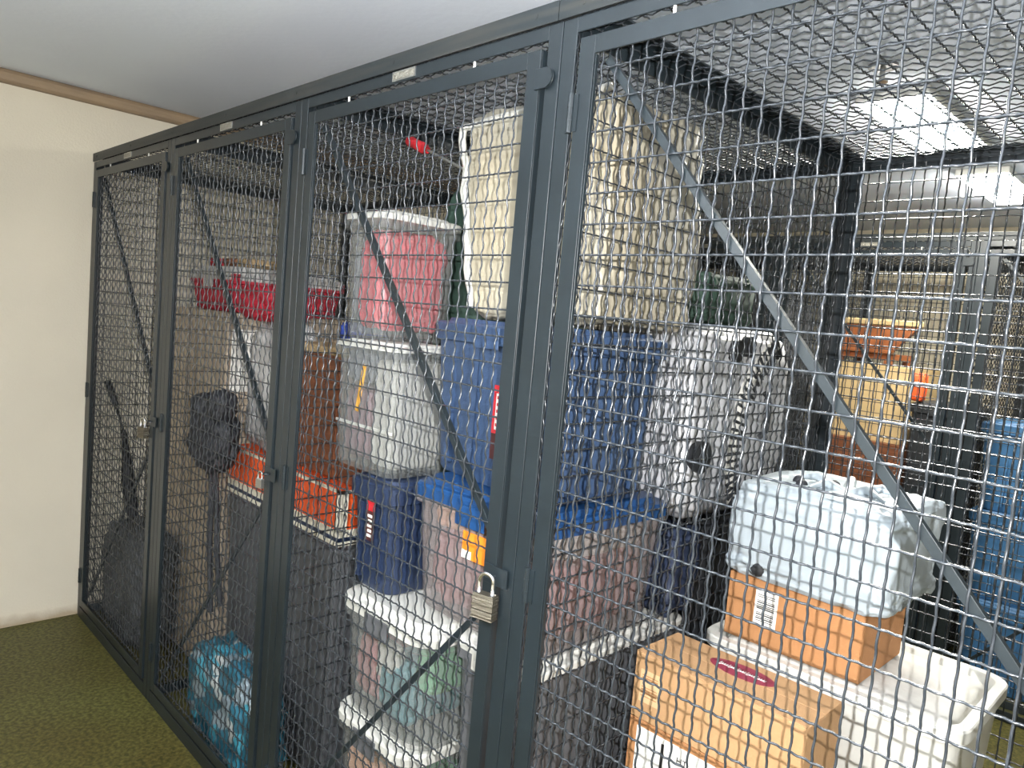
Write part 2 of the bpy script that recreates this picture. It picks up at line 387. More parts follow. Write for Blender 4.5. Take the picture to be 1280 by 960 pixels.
# ------------------------------------------------------------------ generic goods
def rbox_ring(w, d, r, z, n=5):
    out = []
    for (sx, sy, a0) in ((1, -1, -PI/2), (1, 1, 0), (-1, 1, PI/2), (-1, -1, PI)):
        for k in range(n+1):
            a = a0 + PI/2*k/n
            out.append((sx*(w/2-r)+r*math.cos(a), sy*(d/2-r)+r*math.sin(a), z))
    return out
def loft(bm, rings, cap0=True, cap1=True, mi=0):
    R = [[bm.verts.new(p) for p in r] for r in rings]; n = len(R[0])
    for A, B in zip(R, R[1:]):
        for k in range(n): bm.faces.new((A[k], A[(k+1) % n], B[(k+1) % n], B[k])).material_index = mi
    if cap0: bm.faces.new(R[0][::-1]).material_index = mi
    if cap1: bm.faces.new(R[-1]).material_index = mi
def tote(label, x0, x1, y0, y1, z0, z1, body, lid=None, rz=0, taper=.88, lidh=.035, ribs=0, name='storage_tote', lid_round=.05, r=.04, group=None, cat='storage tote', handles=True, overhang=.0):
    w, d, h = x1-x0, y1-y0, z1-z0
    t = thing(name, label, cat, ((x0+x1)/2, (y0+y1)/2, z0), rz, group)
    hb = h-lidh*.55 if lid else h
    inset = .012
    def ring(f, z, k=0): return rbox_ring((w-2*inset)*f-2*k, (d-2*inset)*f-2*k, r, z)
    bm = bmesh.new(); T = .0025
    fr = lambda z: taper+(1-taper)*(z/hb)
    rings = [ring(fr(0)*.97, 0), ring(fr(.01), .012)]
    rings += [ring(fr(z), z) for z in (hb*.35, hb*.7, hb-.045)]
    rings += [rbox_ring(w-.006-2*.0, d-.006, r, hb-.040), rbox_ring(w-.004, d-.004, r, hb)]
    rings += [rbox_ring(w-.004-.012, d-.004-.012, r, hb)]
    rings += [ring(fr(z), z, T+.002) for z in (hb-.045, hb*.5, .015)]
    loft(bm, rings)
    if ribs:
        for i in range(ribs):
            u = (i+.5)/ribs-.5
            for s in (-1, 1):
                for (cx, cy, hx, hy) in (((w-2*inset)*u*.82, s*(d-2*inset)/2*.94, .010, .006), (s*(w-2*inset)/2*.94, (d-2*inset)*u*.82, .006, .010)):
                    bx(bm, cx-hx, cx+hx, cy-hy-.003, cy+hy+.003, .03, hb-.06)
    b = from_bm('bin', bm, M[body], t, smooth=False, bevel=0)
    for p in b.data.polygons: p.use_smooth = True
    m = b.modifiers.new('edge', 'EDGE_SPLIT'); m.split_angle = math.radians(35)
    if lid:
        bm = bmesh.new(); rr = r+.01; o = overhang
        rings = [rbox_ring(w-.001+o, d-.001+o, rr, h-lidh), rbox_ring(w+o, d+o, rr, h-lidh*.45), rbox_ring(w-.012+o, d-.012+o, rr, h-lidh*.30),
                 rbox_ring(w-.05, d-.05, rr, h-lidh*.30), rbox_ring(w-.06, d-.06, rr, h), rbox_ring(w-.10, d-.10, rr, h)]
        loft(bm, rings)
        l = from_bm('lid', bm, M[lid], t, smooth=True); m = l.modifiers.new('edge', 'EDGE_SPLIT'); m.split_angle = math.radians(30)
        if handles:
            for s in (-1, 1):
                bm = bmesh.new(); yy = s*(d/2+.002)
                loft(bm, [[(p[0]*1, p[1]*.12+yy, p[2]) for p in rbox_ring(.11, .05, .02, z)] for z in (h-lidh-.035, h-lidh+.018)])
                from_bm('handle', bm, M['greyplastic' if body == 'frost' else lid], t, smooth=False, bevel=.002)
    return t
def blob(name, label, cat, c, size, m, seed=0, sq=.35, amp=.02, freq=6, ridged=True, rz=0, group=None, flat=.0, res=5, parent=None, pinch=0, boxy=6):
    """soft goods: a squarish, wrinkled closed form"""
    bm = bmesh.new(); bmesh.ops.create_icosphere(bm, subdivisions=res, radius=1)
    off = Vector((seed*7.3, seed*3.1, seed*1.7))
    for v in bm.verts:
        p = v.co.normalized(); q = Vector([math.copysign(abs(a)**sq, a) for a in p])
        mx = max(abs(q.x), abs(q.y), abs(q.z)); L4 = (abs(q.x)**boxy+abs(q.y)**boxy+abs(q.z)**boxy)**(1/boxy)
        q = q/L4
        k = noise.noise(q*freq*.4+off)*.6
        if ridged: k += (.5-abs(noise.noise(q*freq+off)))*.8 + (.3-abs(noise.noise(q*freq*2.3+off)))*.4
        else: k += noise.noise(q*freq+off)*.6
        k -= .4
        co = Vector((q.x*size[0]/2, q.y*size[1]/2, q.z*size[2]/2))
        if pinch and q.z > 0: f = 1-pinch*q.z**2; co.x *= f; co.y *= f
        n = p
        co += n*amp*k
        co.x = max(-size[0]/2, min(size[0]/2, co.x)); co.y = max(-size[1]/2, min(size[1]/2, co.y)); co.z = max(-size[2]/2, min(size[2]/2, co.z))
        v.co = co
    o = from_bm(name, bm, M[m] if isinstance(m, str) else m, parent, c, smooth=True)
    o.rotation_euler = (0, 0, rz)
    if label: tag(o, label, cat, group)
    return o
def carton(label, x0, x1, y0, y1, z0, z1, m='card', rz=0, tape=True, group=None, name='cardboard_box'):
    w, d, h = (x1-x0), (y1-y0), z1-z0
    t = thing(name, label, 'cardboard box', ((x0+x1)/2, (y0+y1)/2, z0), rz, group)
    bm = bmesh.new(); bx(bm, -w/2, w/2, -d/2, d/2, 0, h-.003)
    from_bm('carton', bm, M[m], t, bevel=.002)
    for s in (-1, 1):
        bm = bmesh.new(); bx(bm, -w/2, w/2, (0.001 if s > 0 else -d/2), (d/2 if s > 0 else -.001), h-.003, h)
        from_bm('flap', bm, M[m], t, bevel=.001)
    if tape:
        bm = bmesh.new(); bx(bm, -w/2-.0006, w/2+.0006, -.025, .025, h, h+.0006); 
        bx(bm, w/2, w/2+.0006, -.025, .025, h-.06, h+.0006); bx(bm, -w/2-.0006, -w/2, -.025, .025, h-.06, h+.0006)
        from_bm('tape', bm, M['tape'], t)
    return t
def child_box(t, name, x0, x1, y0, y1, z0, z1, m, bevel=0):
    bm = bmesh.new(); bx(bm, x0, x1, y0, y1, z0, z1); return from_bm(name, bm, M[m], t, bevel=bevel)
def barcode(bm, x0, x1, y, z0, z1, mi, n=16, horiz=False, seed=1):
    r = random.Random(seed)
    for i in range(n):
        if r.random() < .2: continue
        if horiz:
            z = z0+(z1-z0)*i/n; bx(bm, x0, x1, y-.0003, y, z, z+(z1-z0)/n*r.choice((.35, .6)), mi)
        else:
            x = x0+(x1-x0)*i/n; bx(bm, x, x+(x1-x0)/n*r.choice((.35, .6)), y-.0003, y, z0, z1, mi)

# ------------------------------------------------------------------ locker 3: stacked totes
# A big slate tote
A = tote('large slate blue plastic tote under the beige bundle, red and brown sticker', 2.395, 2.955, .205, .60, 1.242, 1.668, 'blue_tote', 'blue_tote', rz=-.12, ribs=4, taper=.90)
bm = bmesh.new()   # sticker: red upper part, brown lower part, white lettering
w, d = .56, .395
yf = -d/2*.985-.001
bx(bm, .055, .135, yf-.003, yf-.0018, .085, .270, 1); bx(bm, .055, .135, yf-.0036, yf-.003, .150, .270, 0)
bx(bm, .066, .112, yf-.0042, yf-.0036, .160, .250, 2)
for k in range(5): bx(bm, .070, .108, yf-.0046, yf-.0042, .168+k*.017, .176+k*.017, 0)
bx(bm, .095, .133, yf-.0042, yf-.003, .090, .112, 2)
from_bm('sticker', bm, [M['red'], M['brownlabel'], M['paper']], A)
# B clear tote with bright blue lid
B = tote('clear tote of pink clothing with bright blue lid, under the slate tote', 2.455, 2.965, .150, .66, .885, 1.240, 'frost_pink', 'blue_lid', taper=.92, ribs=0, lidh=.05)
bm = bmesh.new(); bx(bm, -.015, .085, -.262, -.2595, .195, .262, 0); bx(bm, -.015, .02, -.2625, -.262, .195, .215, 1)
from_bm('price_tag', bm, [M['orange_tag'], M['paper']], B)
blob('folded_clothes', 'pink clothing packed inside the clear blue lidded tote', 'clothes', (2.71, .405, 1.005), (.44, .44, .20), 'pink_cloth', 3, amp=.03)
blob('folded_clothes', 'peach clothing on top inside the clear blue lidded tote, left side', 'clothes', (2.60, .30, 1.14), (.20, .20, .07), 'peach_cloth', 5, amp=.015)
blob('folded_clothes', 'grey cream cloth on top inside the clear blue lidded tote, right side', 'clothes', (2.84, .42, 1.14), (.17, .36, .07), 'white_cloth', 6, amp=.015)
# C charcoal tote with white lid
tote('charcoal tote with white lid, under the clear tote, right part of the stack', 2.675, 2.965, .145, .80, .44, .882, 'greyplastic', 'white_plastic', taper=.93, lidh=.03)
tote('dark grey bottom tote standing on the floor, below the charcoal one', 2.675, 2.965, .145, .80, .002, .438, 'greyplastic', 'greyplastic', taper=.93, lidh=.03)
# D pair of clear totes with white lids
grpD = None
D1 = tote('upper clear tote with white rounded lid, left foot of the tote stack', 2.225, 2.655, .085, .44, .520, .868, 'frost', 'white_plastic', taper=.90, lidh=.045, lid_round=.08, r=.07)
D2 = tote('middle clear tote with white lid and green contents, beneath its twin', 2.215, 2.605, .095, .44, .170, .518, 'frost', 'white_plastic', taper=.90, lidh=.045, r=.07)
tote('grey tote on the floor beneath the clear white lidded totes', 2.215, 2.605, .095, .44, .002, .168, 'greyplastic', 'greyplastic', taper=.93, lidh=.03)
blob('folded_clothes', 'pink garment seen through the upper clear tote, left side', 'clothes', (2.328, .25, .65), (.12, .22, .20), 'pink_cloth', 8, amp=.02)
blob('folded_clothes', 'teal grey garment seen through the upper clear tote, middle', 'clothes', (2.465, .26, .63), (.14, .26, .17), 'teal_cloth', 9, amp=.02)
blob('folded_clothes', 'bright green garment seen through the upper clear tote, right end', 'clothes', (2.583, .25, .73), (.07, .22, .12), 'green_bright', 10, amp=.015)
blob('folded_clothes', 'white cloth on the bottom of the upper clear tote', 'clothes', (2.43, .15, .70), (.10, .03, .11), 'white_cloth', 11, amp=.01)
blob('folded_clothes', 'green garment inside the middle clear tote, right side', 'clothes', (2.50, .25, .30), (.13, .24, .16), 'green_bright', 12, amp=.02)
blob('folded_clothes', 'beige garment inside the middle clear tote, left side', 'clothes', (2.335, .25, .30), (.15, .24, .18), 'peach_cloth', 13, amp=.02)
# E navy tote
E_ = tote('narrow navy blue tote with small dark sticker, on the clear white lidded tote', 2.195, 2.425, .115, .40, .872, 1.196, 'navy_tote', 'navy_tote', taper=.86, lidh=.03, ribs=2, handles=False)
bm = bmesh.new(); yf = -.285/2*.955-.0035
bx(bm, .000, .040, yf-.0012, yf, .150, .262, 0); bx(bm, .000, .040, yf-.0018, yf-.0012, .235, .262, 1)
for k in range(5): bx(bm, .008+.003*(k % 2), .030, yf-.0018, yf-.0012, .160+k*.014, .168+k*.014, 2)
from_bm('sticker', bm, [M['brownlabel'], M['red'], M['paper']], E_)
# F clear drawer bin
F = tote('clear bin with white lid rim holding folders, on the narrow navy tote', 2.05, 2.385, .125, .37, 1.200, 1.580, 'frost', 'white_plastic', taper=.93, lidh=.022, r=.03, handles=False)
child_box(F, 'divider', -.145, .145, -.104, -.100, .125, .133, 'white_plastic')
blob('folder', 'mauve folder pack inside the clear bin, lower part', 'folder', (2.157, .245, 1.33), (.145, .17, .22), 'purple_cloth', 15, amp=.008)
blob('paper_stack', 'pale paper stack inside the clear bin, right half', 'paper', (2.298, .245, 1.375), (.115, .17, .31), 'white_cloth', 16, amp=.002, boxy=14)
blob('folder', 'grey folder pack inside the clear bin, upper left', 'folder', (2.145, .245, 1.50), (.14, .17, .10), 'grey_cloth', 17, amp=.006)
bm = bmesh.new(); bx(bm, -.006, .006, -.003, .003, -.07, .07); o = from_bm('pencil', bm, M['pencil'], None, (2.205, .138, 1.44)); o.rotation_euler = (0, .18, 0); tag(o, 'amber pencil leaning inside the clear bin', 'pencil')
# G clear tote with red content
G = tote('clear tote of red clothing with white lid, topmost of the left stack', 2.035, 2.26, .135, .45, 1.582, 1.960, 'frost', 'white_plastic', taper=.92, lidh=.03, handles=False)
blob('folded_clothes', 'bright red clothing inside the topmost clear tote', 'clothes', (2.160, .292, 1.760), (.125, .25, .30), 'scarlet_cloth', 18, amp=.03)
blob('folded_clothes', 'grey folded clothing at the left inside the topmost clear tote', 'clothes', (2.073, .292, 1.74), (.026, .22, .24), 'grey_cloth', 19, amp=.006)
# H beige bundle
Hb = blob('foam_bundle', 'large beige foam bundle wrapped in clear film, on the slate blue tote', 'bundle', (2.68, .475, 1.948), (.55, .41, .556), 'bag_beige', 21, sq=.3, amp=.028, freq=2.6, res=6, boxy=16)
for v in Hb.data.vertices:
    if v.co.x < 0: v.co.x += -v.co.x/.275*.095*max(0, min(1, .5-v.co.z/.556))
bm = bmesh.new()
def edge_roll(x0, z0, x1, z1, y): 
    n = 14; return [(x0+(x1-x0)*i/n+.005*math.sin(i*1.9), y+.004*math.sin(i*1.3), z0+(z1-z0)*i/n) for i in range(n+1)]
tube(bm, edge_roll(2.50, 1.70, 2.41, 2.19, .275), .011, 8); tube(bm, edge_roll(2.41, 2.19, 2.92, 2.222, .28), .010, 8)
o = from_bm('film_hem', bm, M['white_plastic'], Hb, smooth=True); o.location = -Vector(Hb.location)
# suitcase, trunk, bags behind
S = thing('suitcase', 'silver nylon suitcase with toothed zipper, standing behind the slate blue tote', 'suitcase', (2.82, .992, 1.142))
body = blob('shell', None, None, (0, 0, .285), (.30, .63, .56), 'silver_cloth', 23, sq=.25, amp=.03, freq=3, res=5, parent=S)
zp = [(.155, -.02+.16, .52), (.156, .06, .47), (.157, -.02, .38), (.157, -.06, .28), (.157, -.07, .18), (.156, -.05, .09), (.154, .00, .04)]
def catmull(P, n=10):
    P = [Vector(p) for p in P]; out = []
    for i in range(len(P)-1):
        a, b, c, d = P[max(i-1, 0)], P[i], P[i+1], P[min(i+2, len(P)-1)]
        for k in range(n):
            t = k/n; out.append(.5*((2*b)+(c-a)*t+(2*a-5*b+4*c-d)*t*t+(3*b-a-3*c+d)*t**3))
    return out+[P[-1]]
path = catmull(zp, 9)
bm = bmesh.new(); tube(bm, [p+Vector((-.012, 0, 0)) for p in path], .020, 6); from_bm('zipper_tape', bm, M['white_cloth'], S, smooth=True)
bm = bmesh.new()
for i, p in enumerate(path[:-1]):
    if i % 2: continue
    d_ = (path[i+1]-p); 
    q = Vector((p.x+.004, p.y, p.z)); n_ = Vector((0, -d_.z, d_.y)).normalized()*.032
    tube(bm, [q-n_, q+n_], .0050, 5)
from_bm('zipper_teeth', bm, M['black_rubber'], S)
for (y, z, r_) in ((-.235, .20, .045), (-.10, .50, .03), (-.03, .515, .03)):
    bm = bmesh.new(); tube(bm, [(.135, y, z), (.158, y, z)], r_, 18); tube(bm, [(.158, y, z), (.161, y, z)], r_*.45, 12)
    from_bm('wheel', bm, M['black_rubber'], S, bevel=.003)
bm = bmesh.new(); tube(bm, [(.150, .10, .24), (.168, .10, .26), (.170, .10, .31), (.168, .10, .36), (.150, .10, .38)], .009, 8)
from_bm('carry_handle', bm, M['black_rubber'], S, smooth=True)
t = tote('tall black plastic trunk on the floor beneath the silver suitcase', 2.40, 2.965, .84, 1.375, .002, 1.138, 'black_rubber', 'black_rubber', taper=.95, name='trunk', cat='trunk', lidh=.05)
blob('duffel_bag', 'dark navy duffel bag squeezed between the totes and the black trunk', 'bag', (2.87, .750, 1.010), (.20, .165, .248), 'navy_cloth', 25, amp=.03)
blob('tree_bag', 'tall dark green cloth bag standing behind the left tote stack', 'bag', (2.20, .73, 1.075), (.32, .52, 2.14), 'green_cloth', 27, sq=.3, amp=.05, freq=4, res=6)
blob('folded_tarp', 'dark green folded tarp lying on the silver suitcase', 'tarp', (2.80, .93, 1.79), (.24, .34, .15), 'green_cloth', 28, amp=.02)
t = thing('screwdriver', 'red handled tool with long steel shaft stuck in the side of beige bundle', 'screwdriver')
a_, b_ = Vector((2.125, .300, 2.192)), Vector((2.45, .300, 2.062)); dd = (b_-a_)
bm = bmesh.new(); tube(bm, [a_+dd*k for k in (0, .02, .12, .25, .30)], [.010, .017, .015, .017, .010], 12); from_bm('grip', bm, M['red'], t, smooth=True)
bm = bmesh.new(); tube(bm, [a_+dd*.28, b_], .004, 8); from_bm('shaft', bm, M['steel'], t)

# ------------------------------------------------------------------ locker 2
O = thing('gift_box', 'flat orange box with cream and navy border, under the brown wooden chest', 'box', (1.545, .475, .878))
w, d, h = .85, .46, .19
child_box(O, 'carton', -w/2, w/2, -d/2, d/2, .0, h, 'orange', .003)
bm = bmesh.new()
e = .002
for (x0, x1, y0, y1) in ((-w/2-e, w/2+e, -d/2-e, -d/2-.0002), (w/2+.0002, w/2+e, -d/2-e, d/2)):
    bx(bm, x0, x1, y0, y1, .0, .055, 0); bx(bm, x0-.0, x1+.0006, y0-.0006, y1, .016, .030, 1); bx(bm, x0, x1, y0, y1, h-.012, h, 0)
bx(bm, w/2-.022, w/2+e, -d/2-e, -d/2-.0002, .05, h, 0); bx(bm, w/2+.0002, w/2+e, -d/2-e, -d/2+.03, .05, h, 0)
from_bm('border', bm, [M['cream_plastic'], M['navy_tote']], O)
t = tote('large charcoal tote on the floor carrying the orange box', 1.10, 1.985, .235, .80, .002, .876, 'greyplastic', 'greyplastic', taper=.95, lidh=.04, ribs=6)
T = thing('chest', 'reddish brown wooden chest with woven tan top, standing on the orange box', 'chest', (1.73, .47, 1.072))
child_box(T, 'body', -.24, .24, -.17, .17, .0, .425, 'brownwood', .004)
bm = bmesh.new()
for x in (-.24, -.08, .08, .24): bx(bm, x-.014, x+.014, -.1745, -.1702, 0, .425)
for y in (-.17, 0, .17): bx(bm, .2402, .2445, y-.014 if y > -.1 else y, y+.014 if y < .1 else y, 0, .425)
from_bm('batten', bm, M['brownwood'], T)
child_box(T, 'woven_top', -.25, .25, -.18, .18, .4255, .455, 'wicker', .004)
blob('plastic_bag', 'royal blue crumpled bag on the woven top of the brown chest', 'bag', (1.86, .36, 1.575), (.13, .12, .09), 'blue_bright', 31, amp=.02)
blob('folded_clothes', 'dark maroon folded clothing on the brown chest, behind the blue bag', 'clothes', (1.80, .55, 1.63), (.30, .18, .20), 'purple_cloth', 32, amp=.02)
blob('folded_clothes', 'pale grey folded cloth on top of the maroon clothing', 'clothes', (1.80, .55, 1.785), (.28, .17, .11), 'greysack', 33, amp=.02)
blob('plastic_bag', 'pale grey plastic sack standing on the orange box behind second door', 'bag', (1.32, .37, 1.33), (.30, .22, .52), 'greysack', 34, sq=.5, amp=.05, pinch=.35)
blob('red_garment', 'crimson garment draped over the pale grey sack behind the second door', 'clothes', (1.28, .33, 1.655), (.30, .20, .14), 'red_cloth', 71, sq=.8, amp=.04)
# black bag with two dangling straps hanging inside door 2
K = thing('shoulder_bag', 'black padded bag with two lobes and dangling straps inside the second door', 'bag', (1.265, .115, 1.125))
blob('body', None, None, (0, 0, 0), (.30, .14, .26), 'black_cloth', 35, sq=.95, amp=.03, boxy=2.4, parent=K)
for x in (-.07, .075): blob('pocket', None, None, (x, -.01, .12+x*.2), (.13, .11, .13), 'black_cloth', 36+x, sq=1, boxy=2.1, amp=.02, parent=K, res=4)
for (x, l, sw) in ((.03, .55, .06), (.07, .50, .10)):
    bm = bmesh.new(); tube(bm, [(x+sw*(k/8)+.006*math.sin(k), -.02, -.10-l*k/8) for k in range(9)], .011, 6); from_bm('strap', bm, M['black_cloth'], K, smooth=True)
blob('shopping_bag', 'teal patterned bag slumped on the floor behind the second door', 'bag', (1.54, .125, .20), (.56, .17, .38), M['teal'], 39, sq=.5, amp=.05, pinch=.3)

# ------------------------------------------------------------------ locker 1
zs = [(.002, .42), (.422, .80), (.802, 1.20), (1.202, 1.60)]
names = ['lowest of four pale cartons stacked in the left locker, on the floor', 'second from bottom of four pale cartons stacked in the left locker',
         'third from bottom of four pale cartons stacked in the left locker', 'topmost of four pale cartons in the left locker, under the red tote']
for i, (a, b) in enumerate(zs):
    s = .01*(i % 2); c = carton(names[i], .36+s, .955-s*.5, .27+s, .90, a, b, 'card_pale')
    if i == 3: child_box(c, 'shipping_label', .2945+.0, .2953, -.29, .02, .06, .33, 'paper')
R1 = tote('red plastic tote with pale grey lid on the topmost left carton', .42, .94, .30, .86, 1.603, 1.80, 'red_cloth', 'greysack', taper=.93, lidh=.06)
for i, (x, m) in enumerate(((.55, 'red_cloth'), (.70, 'brownwood'), (.84, 'wicker'))):
    blob('small_pouch', ['red pouch lying on the pale grey lid of the red tote', 'dark brown pouch lying on the pale grey lid', 'tan pouch at the right on the pale grey lid'][i], 'pouch', (x, .45, 1.822), (.12, .16, .04), m, 40+i, amp=.008, res=4)
blob('cloth_sack', 'charcoal cloth sack on the floor behind the leftmost door', 'bag', (.38, .160, .27), (.50, .20, .53), 'charcoal_cloth', 44, sq=.5, amp=.05)
U = thing('umbrella', 'folded dark umbrella leaning on the left side mesh of leftmost locker', 'umbrella')
bm = bmesh.new(); tube(bm, [(.075, .30, .02), (.073, .27, .2), (.062, .20, .65), (.055, .165, .95)], [.006, .018, .034, .012], 10); from_bm('canopy', bm, M['black_cloth'], U, smooth=True)
bm = bmesh.new(); tube(bm, [(.055, .165, .94), (.047, .125, 1.08)], .006, 8); tube(bm, [(.047, .125, 1.08), (.044, .085, 1.20)], .016, 10); from_bm('grip', bm, M['black_rubber'], U, smooth=True)

# ------------------------------------------------------------------ locker 4
# lower supports
c1 = carton('big tan cardboard box with maroon oval print, in the nearest locker', 3.045, 3.472, .432, .612, .735, .900, 'card', rz=0, tape=False)
bm = bmesh.new()     # maroon oval with pale script on the top
n = 40; cx, cy, a_, b_ = .004, .026, .082, .036
vv = [bm.verts.new((cx+a_*math.cos(2*PI*k/n), cy+b_*math.sin(2*PI*k/n), .1658)) for k in range(n)]; f = bm.faces.new(vv)
r_ = bmesh.ops.extrude_face_region(bm, geom=[f]); bmesh.ops.translate(bm, verts=[v for v in r_['geom'] if isinstance(v, bmesh.types.BMVert)], vec=(0, 0, -.0008))
from_bm('oval_print', bm, M['maroon'], c1)
bm = bmesh.new()
pts = [(cx-.058+.116*k/140+.002*math.sin(k*.9+1), cy+.0045*math.sin(k*.9)*(1 if k % 28 > 6 else 2.0), .1664) for k in range(141)]
tube(bm, pts, .0008, 4); from_bm('script_lettering', bm, M['paper'], c1)
bm = bmesh.new(); bx(bm, -.195, -.14, -.0908, -.0902, .045, .125, 0); barcode(bm, -.19, -.145, -.0908, .052, .118, 1, 9, True)
from_bm('faded_label', bm, [M['tape'], M['card_dark']], c1)
c2 = carton('lower cardboard box with white printed label, under the big tan box', 3.045, 3.472, .432, .612, .25, .733, 'card_dark', tape=False)
bm = bmesh.new(); bx(bm, -.190, .10, -.0912, -.0902, .28, .468, 0)
bx(bm, -.118, -.110, -.0916, -.0912, .36, .455, 1); barcode(bm, .0, .07, -.0912, .33, .40, 1, 14)
from_bm('printed_label', bm, [M['paper'], M['ink']], c2)
me = text_mesh('HT', .022); o = add_obj('lettering', me, M['ink'], c2, (-.06, -.0918, .435)); o.rotation_euler = (PI/2, 0, 0)
carton('bottom cardboard box on the floor under the two front boxes', 3.045, 3.472, .432, .612, .002, .248, 'card', tape=False)
# white tub
TB = thing('plastic_tub', 'deep white open plastic tub carrying the barcoded box and bag', 'tub', (3.362, .955, .38))
bm = bmesh.new(); w, d, h = .645, .45, .495
rings = [rbox_ring(w*.86, d*.82, .05, 0), rbox_ring(w*.88, d*.84, .05, .012), rbox_ring(w*.955, d*.93, .05, h-.04), rbox_ring(w*.96, d*.935, .05, h-.03), rbox_ring(w, d, .06, h-.03), rbox_ring(w, d, .06, h-.004), rbox_ring(w-.006, d-.006, .06, h),
         rbox_ring(w-.05, d-.05, .05, h), rbox_ring(w-.055, d-.055, .05, h-.006), rbox_ring(w*.84, d*.78, .05, .02)]
loft(bm, rings); b = from_bm('basin', bm, M['white_plastic'], TB, smooth=True); m_ = b.modifiers.new('edge', 'EDGE_SPLIT'); m_.split_angle = math.radians(35)
SH = blob('folded_sheet', 'cream white folded sheet filling the open white tub', 'sheet', (3.362, .955, .748), (.56, .375, .25), 'white_cloth', 50, sq=.25, amp=.008, boxy=12, freq=2)
tote('dark grey storage tote on the floor beneath the white tub', 3.06, 3.64, .76, 1.15, .002, .378, 'greyplastic', 'greyplastic', taper=.94, lidh=.03)
# barcoded box on tub
c3 = carton('orange brown cardboard box with white barcode label, resting on the white tub', 3.085, 3.445, .782, 1.075, .8765, 1.050, 'card_dark', tape=False)
bm = bmesh.new(); bx(bm, -.100, -.038, -.1478, -.1467, .055, .150, 0); barcode(bm, -.094, -.046, -.1478, .065, .140, 1, 14, True, 3)
from_bm('barcode_label', bm, [M['paper'], M['ink']], c3)
# film bag on the box
PB = thing('plastic_bag', 'pale bluish white plastic bag wrapped over a bundle, on the barcoded box', 'plastic bag', (3.285, .935, 1.053))
blob('bag_film', None, None, (0, 0, .130), (.43, .38, .26), 'bag_white', 52, sq=.28, amp=.024, freq=3.5, parent=PB, res=6, boxy=12)
bm = bmesh.new()
for k in range(5):
    a = 1.3*k+.4; p0 = Vector((.02+.02*math.cos(a), .0+.02*math.sin(a), .245)); p1 = p0+Vector((.13*math.cos(a), .08*math.sin(a), .012))
    tube(bm, [p0, (p0+p1)/2+Vector((0, 0, .022)), p1], [.018, .012, .004], 7)
from_bm('gathered_folds', bm, M['bag_white'], PB, smooth=True)
bm = bmesh.new()
for (x, y) in ((-.10, -.02), (-.07, -.07), (-.02, .02)): 
    bmesh.ops.create_icosphere(bm, subdivisions=2, radius=.016, matrix=Matrix.Translation((x, y, .255)))
from_bm('dark_print', bm, M['black_cloth'], PB, smooth=True)
bm = bmesh.new(); bmesh.ops.create_icosphere(bm, subdivisions=3, radius=.022, matrix=Matrix.Translation((-.115, -.178, .030)) @ Matrix.Diagonal((1.1, .5, .9, 1)))
from_bm('logo_patch', bm, M['black_rubber'], PB, smooth=True)

# ------------------------------------------------------------------ far row contents
Y0 = ROW2
CH = thing('lounge_chair', 'rust orange wooden chair stacked high in the far locker, tan top rail', 'chair', (2.42, 3.62, 1.60))
bm = bmesh.new(); fr = [(-.26, .0705), (.07, .0705), (.12, .13), (.21, .235), (-.26, .235)]
fa = [bm.verts.new((x, -.02, z)) for x, z in fr]; fb = [bm.verts.new((x, .0195, z)) for x, z in fr]
bm.faces.new(fa); bm.faces.new(fb[::-1])
for i in range(5): bm.faces.new((fa[i], fb[i], fb[(i+1) % 5], fa[(i+1) % 5]))
from_bm('backrest', bm, M['rust'], CH, bevel=.006)
child_box(CH, 'top_rail', -.27, .22, -.025, .025, .236, .272, 'tan', .008)
child_box(CH, 'seat', -.26, .07, .02, .40, .03, .07, 'rust', .01)
for (x, y) in ((-.24, .03), (.05, .03), (-.24, .37), (.05, .37)): child_box(CH, 'leg', x-.02, x+.02, y-.02, y+.02, 0, .03, 'rust')
carton('pale tan carton in the far locker, beneath the rust orange chair', 2.10, 2.62, 3.55, 4.15, 1.15, 1.598, 'tan', tape=False)
carton('dark lower carton in the far locker, under the pale tan carton', 2.10, 2.66, 3.50, 4.15, .60, 1.148, 'brownwood', tape=False)
carton('black bottom carton in the far locker, on the floor under the stack', 2.10, 2.66, 3.50, 4.15, .002, .598, 'black_rubber', tape=False)
blob('small_pouch', 'bright orange red pouch beside the pale tan carton in far locker', 'pouch', (2.70, 3.5, 1.50), (.07, .08, .16), 'orange', 60, amp=.01, res=4)
t = tote('tall black storage cabinet in the far locker beside the orange pouch', 2.665, 2.985, 3.46, 3.90, .002, 1.42, 'black_rubber', 'black_rubber', taper=.98, name='cabinet', cat='cabinet')
for i, z in enumerate((.002, .462, .922)):
    tote(['bottom mid blue bin in the far right locker, on the floor', 'middle mid blue bin in the far right locker', 'top mid blue bin in the far right locker, lighter lid'][i], 3.06, 3.62, 3.30, 3.80, z, z+.458, 'bluefar', 'bluefar', ribs=3)
for i, (x0, x1, z1, m) in enumerate(((1.08, 1.50, 2.1, 'black_cloth'), (1.54, 1.94, 2.0, 'charcoal_cloth'), (.1, .55, 1.9, 'charcoal_cloth'), (.58, .96, 2.05, 'black_cloth'))):
    blob('garment_bag', ['tall black garment bag in the far locker behind the suitcase, left', 'tall charcoal garment bag in the far locker behind the suitcase, right', 'charcoal garment bag in the leftmost far locker, beside wall', 'black garment bag in the leftmost far locker, away from wall'][i], 'bag', ((x0+x1)/2, 3.62, z1/2+.002), (x1-x0, .5, z1), m, 62+i, sq=.4, amp=.05)

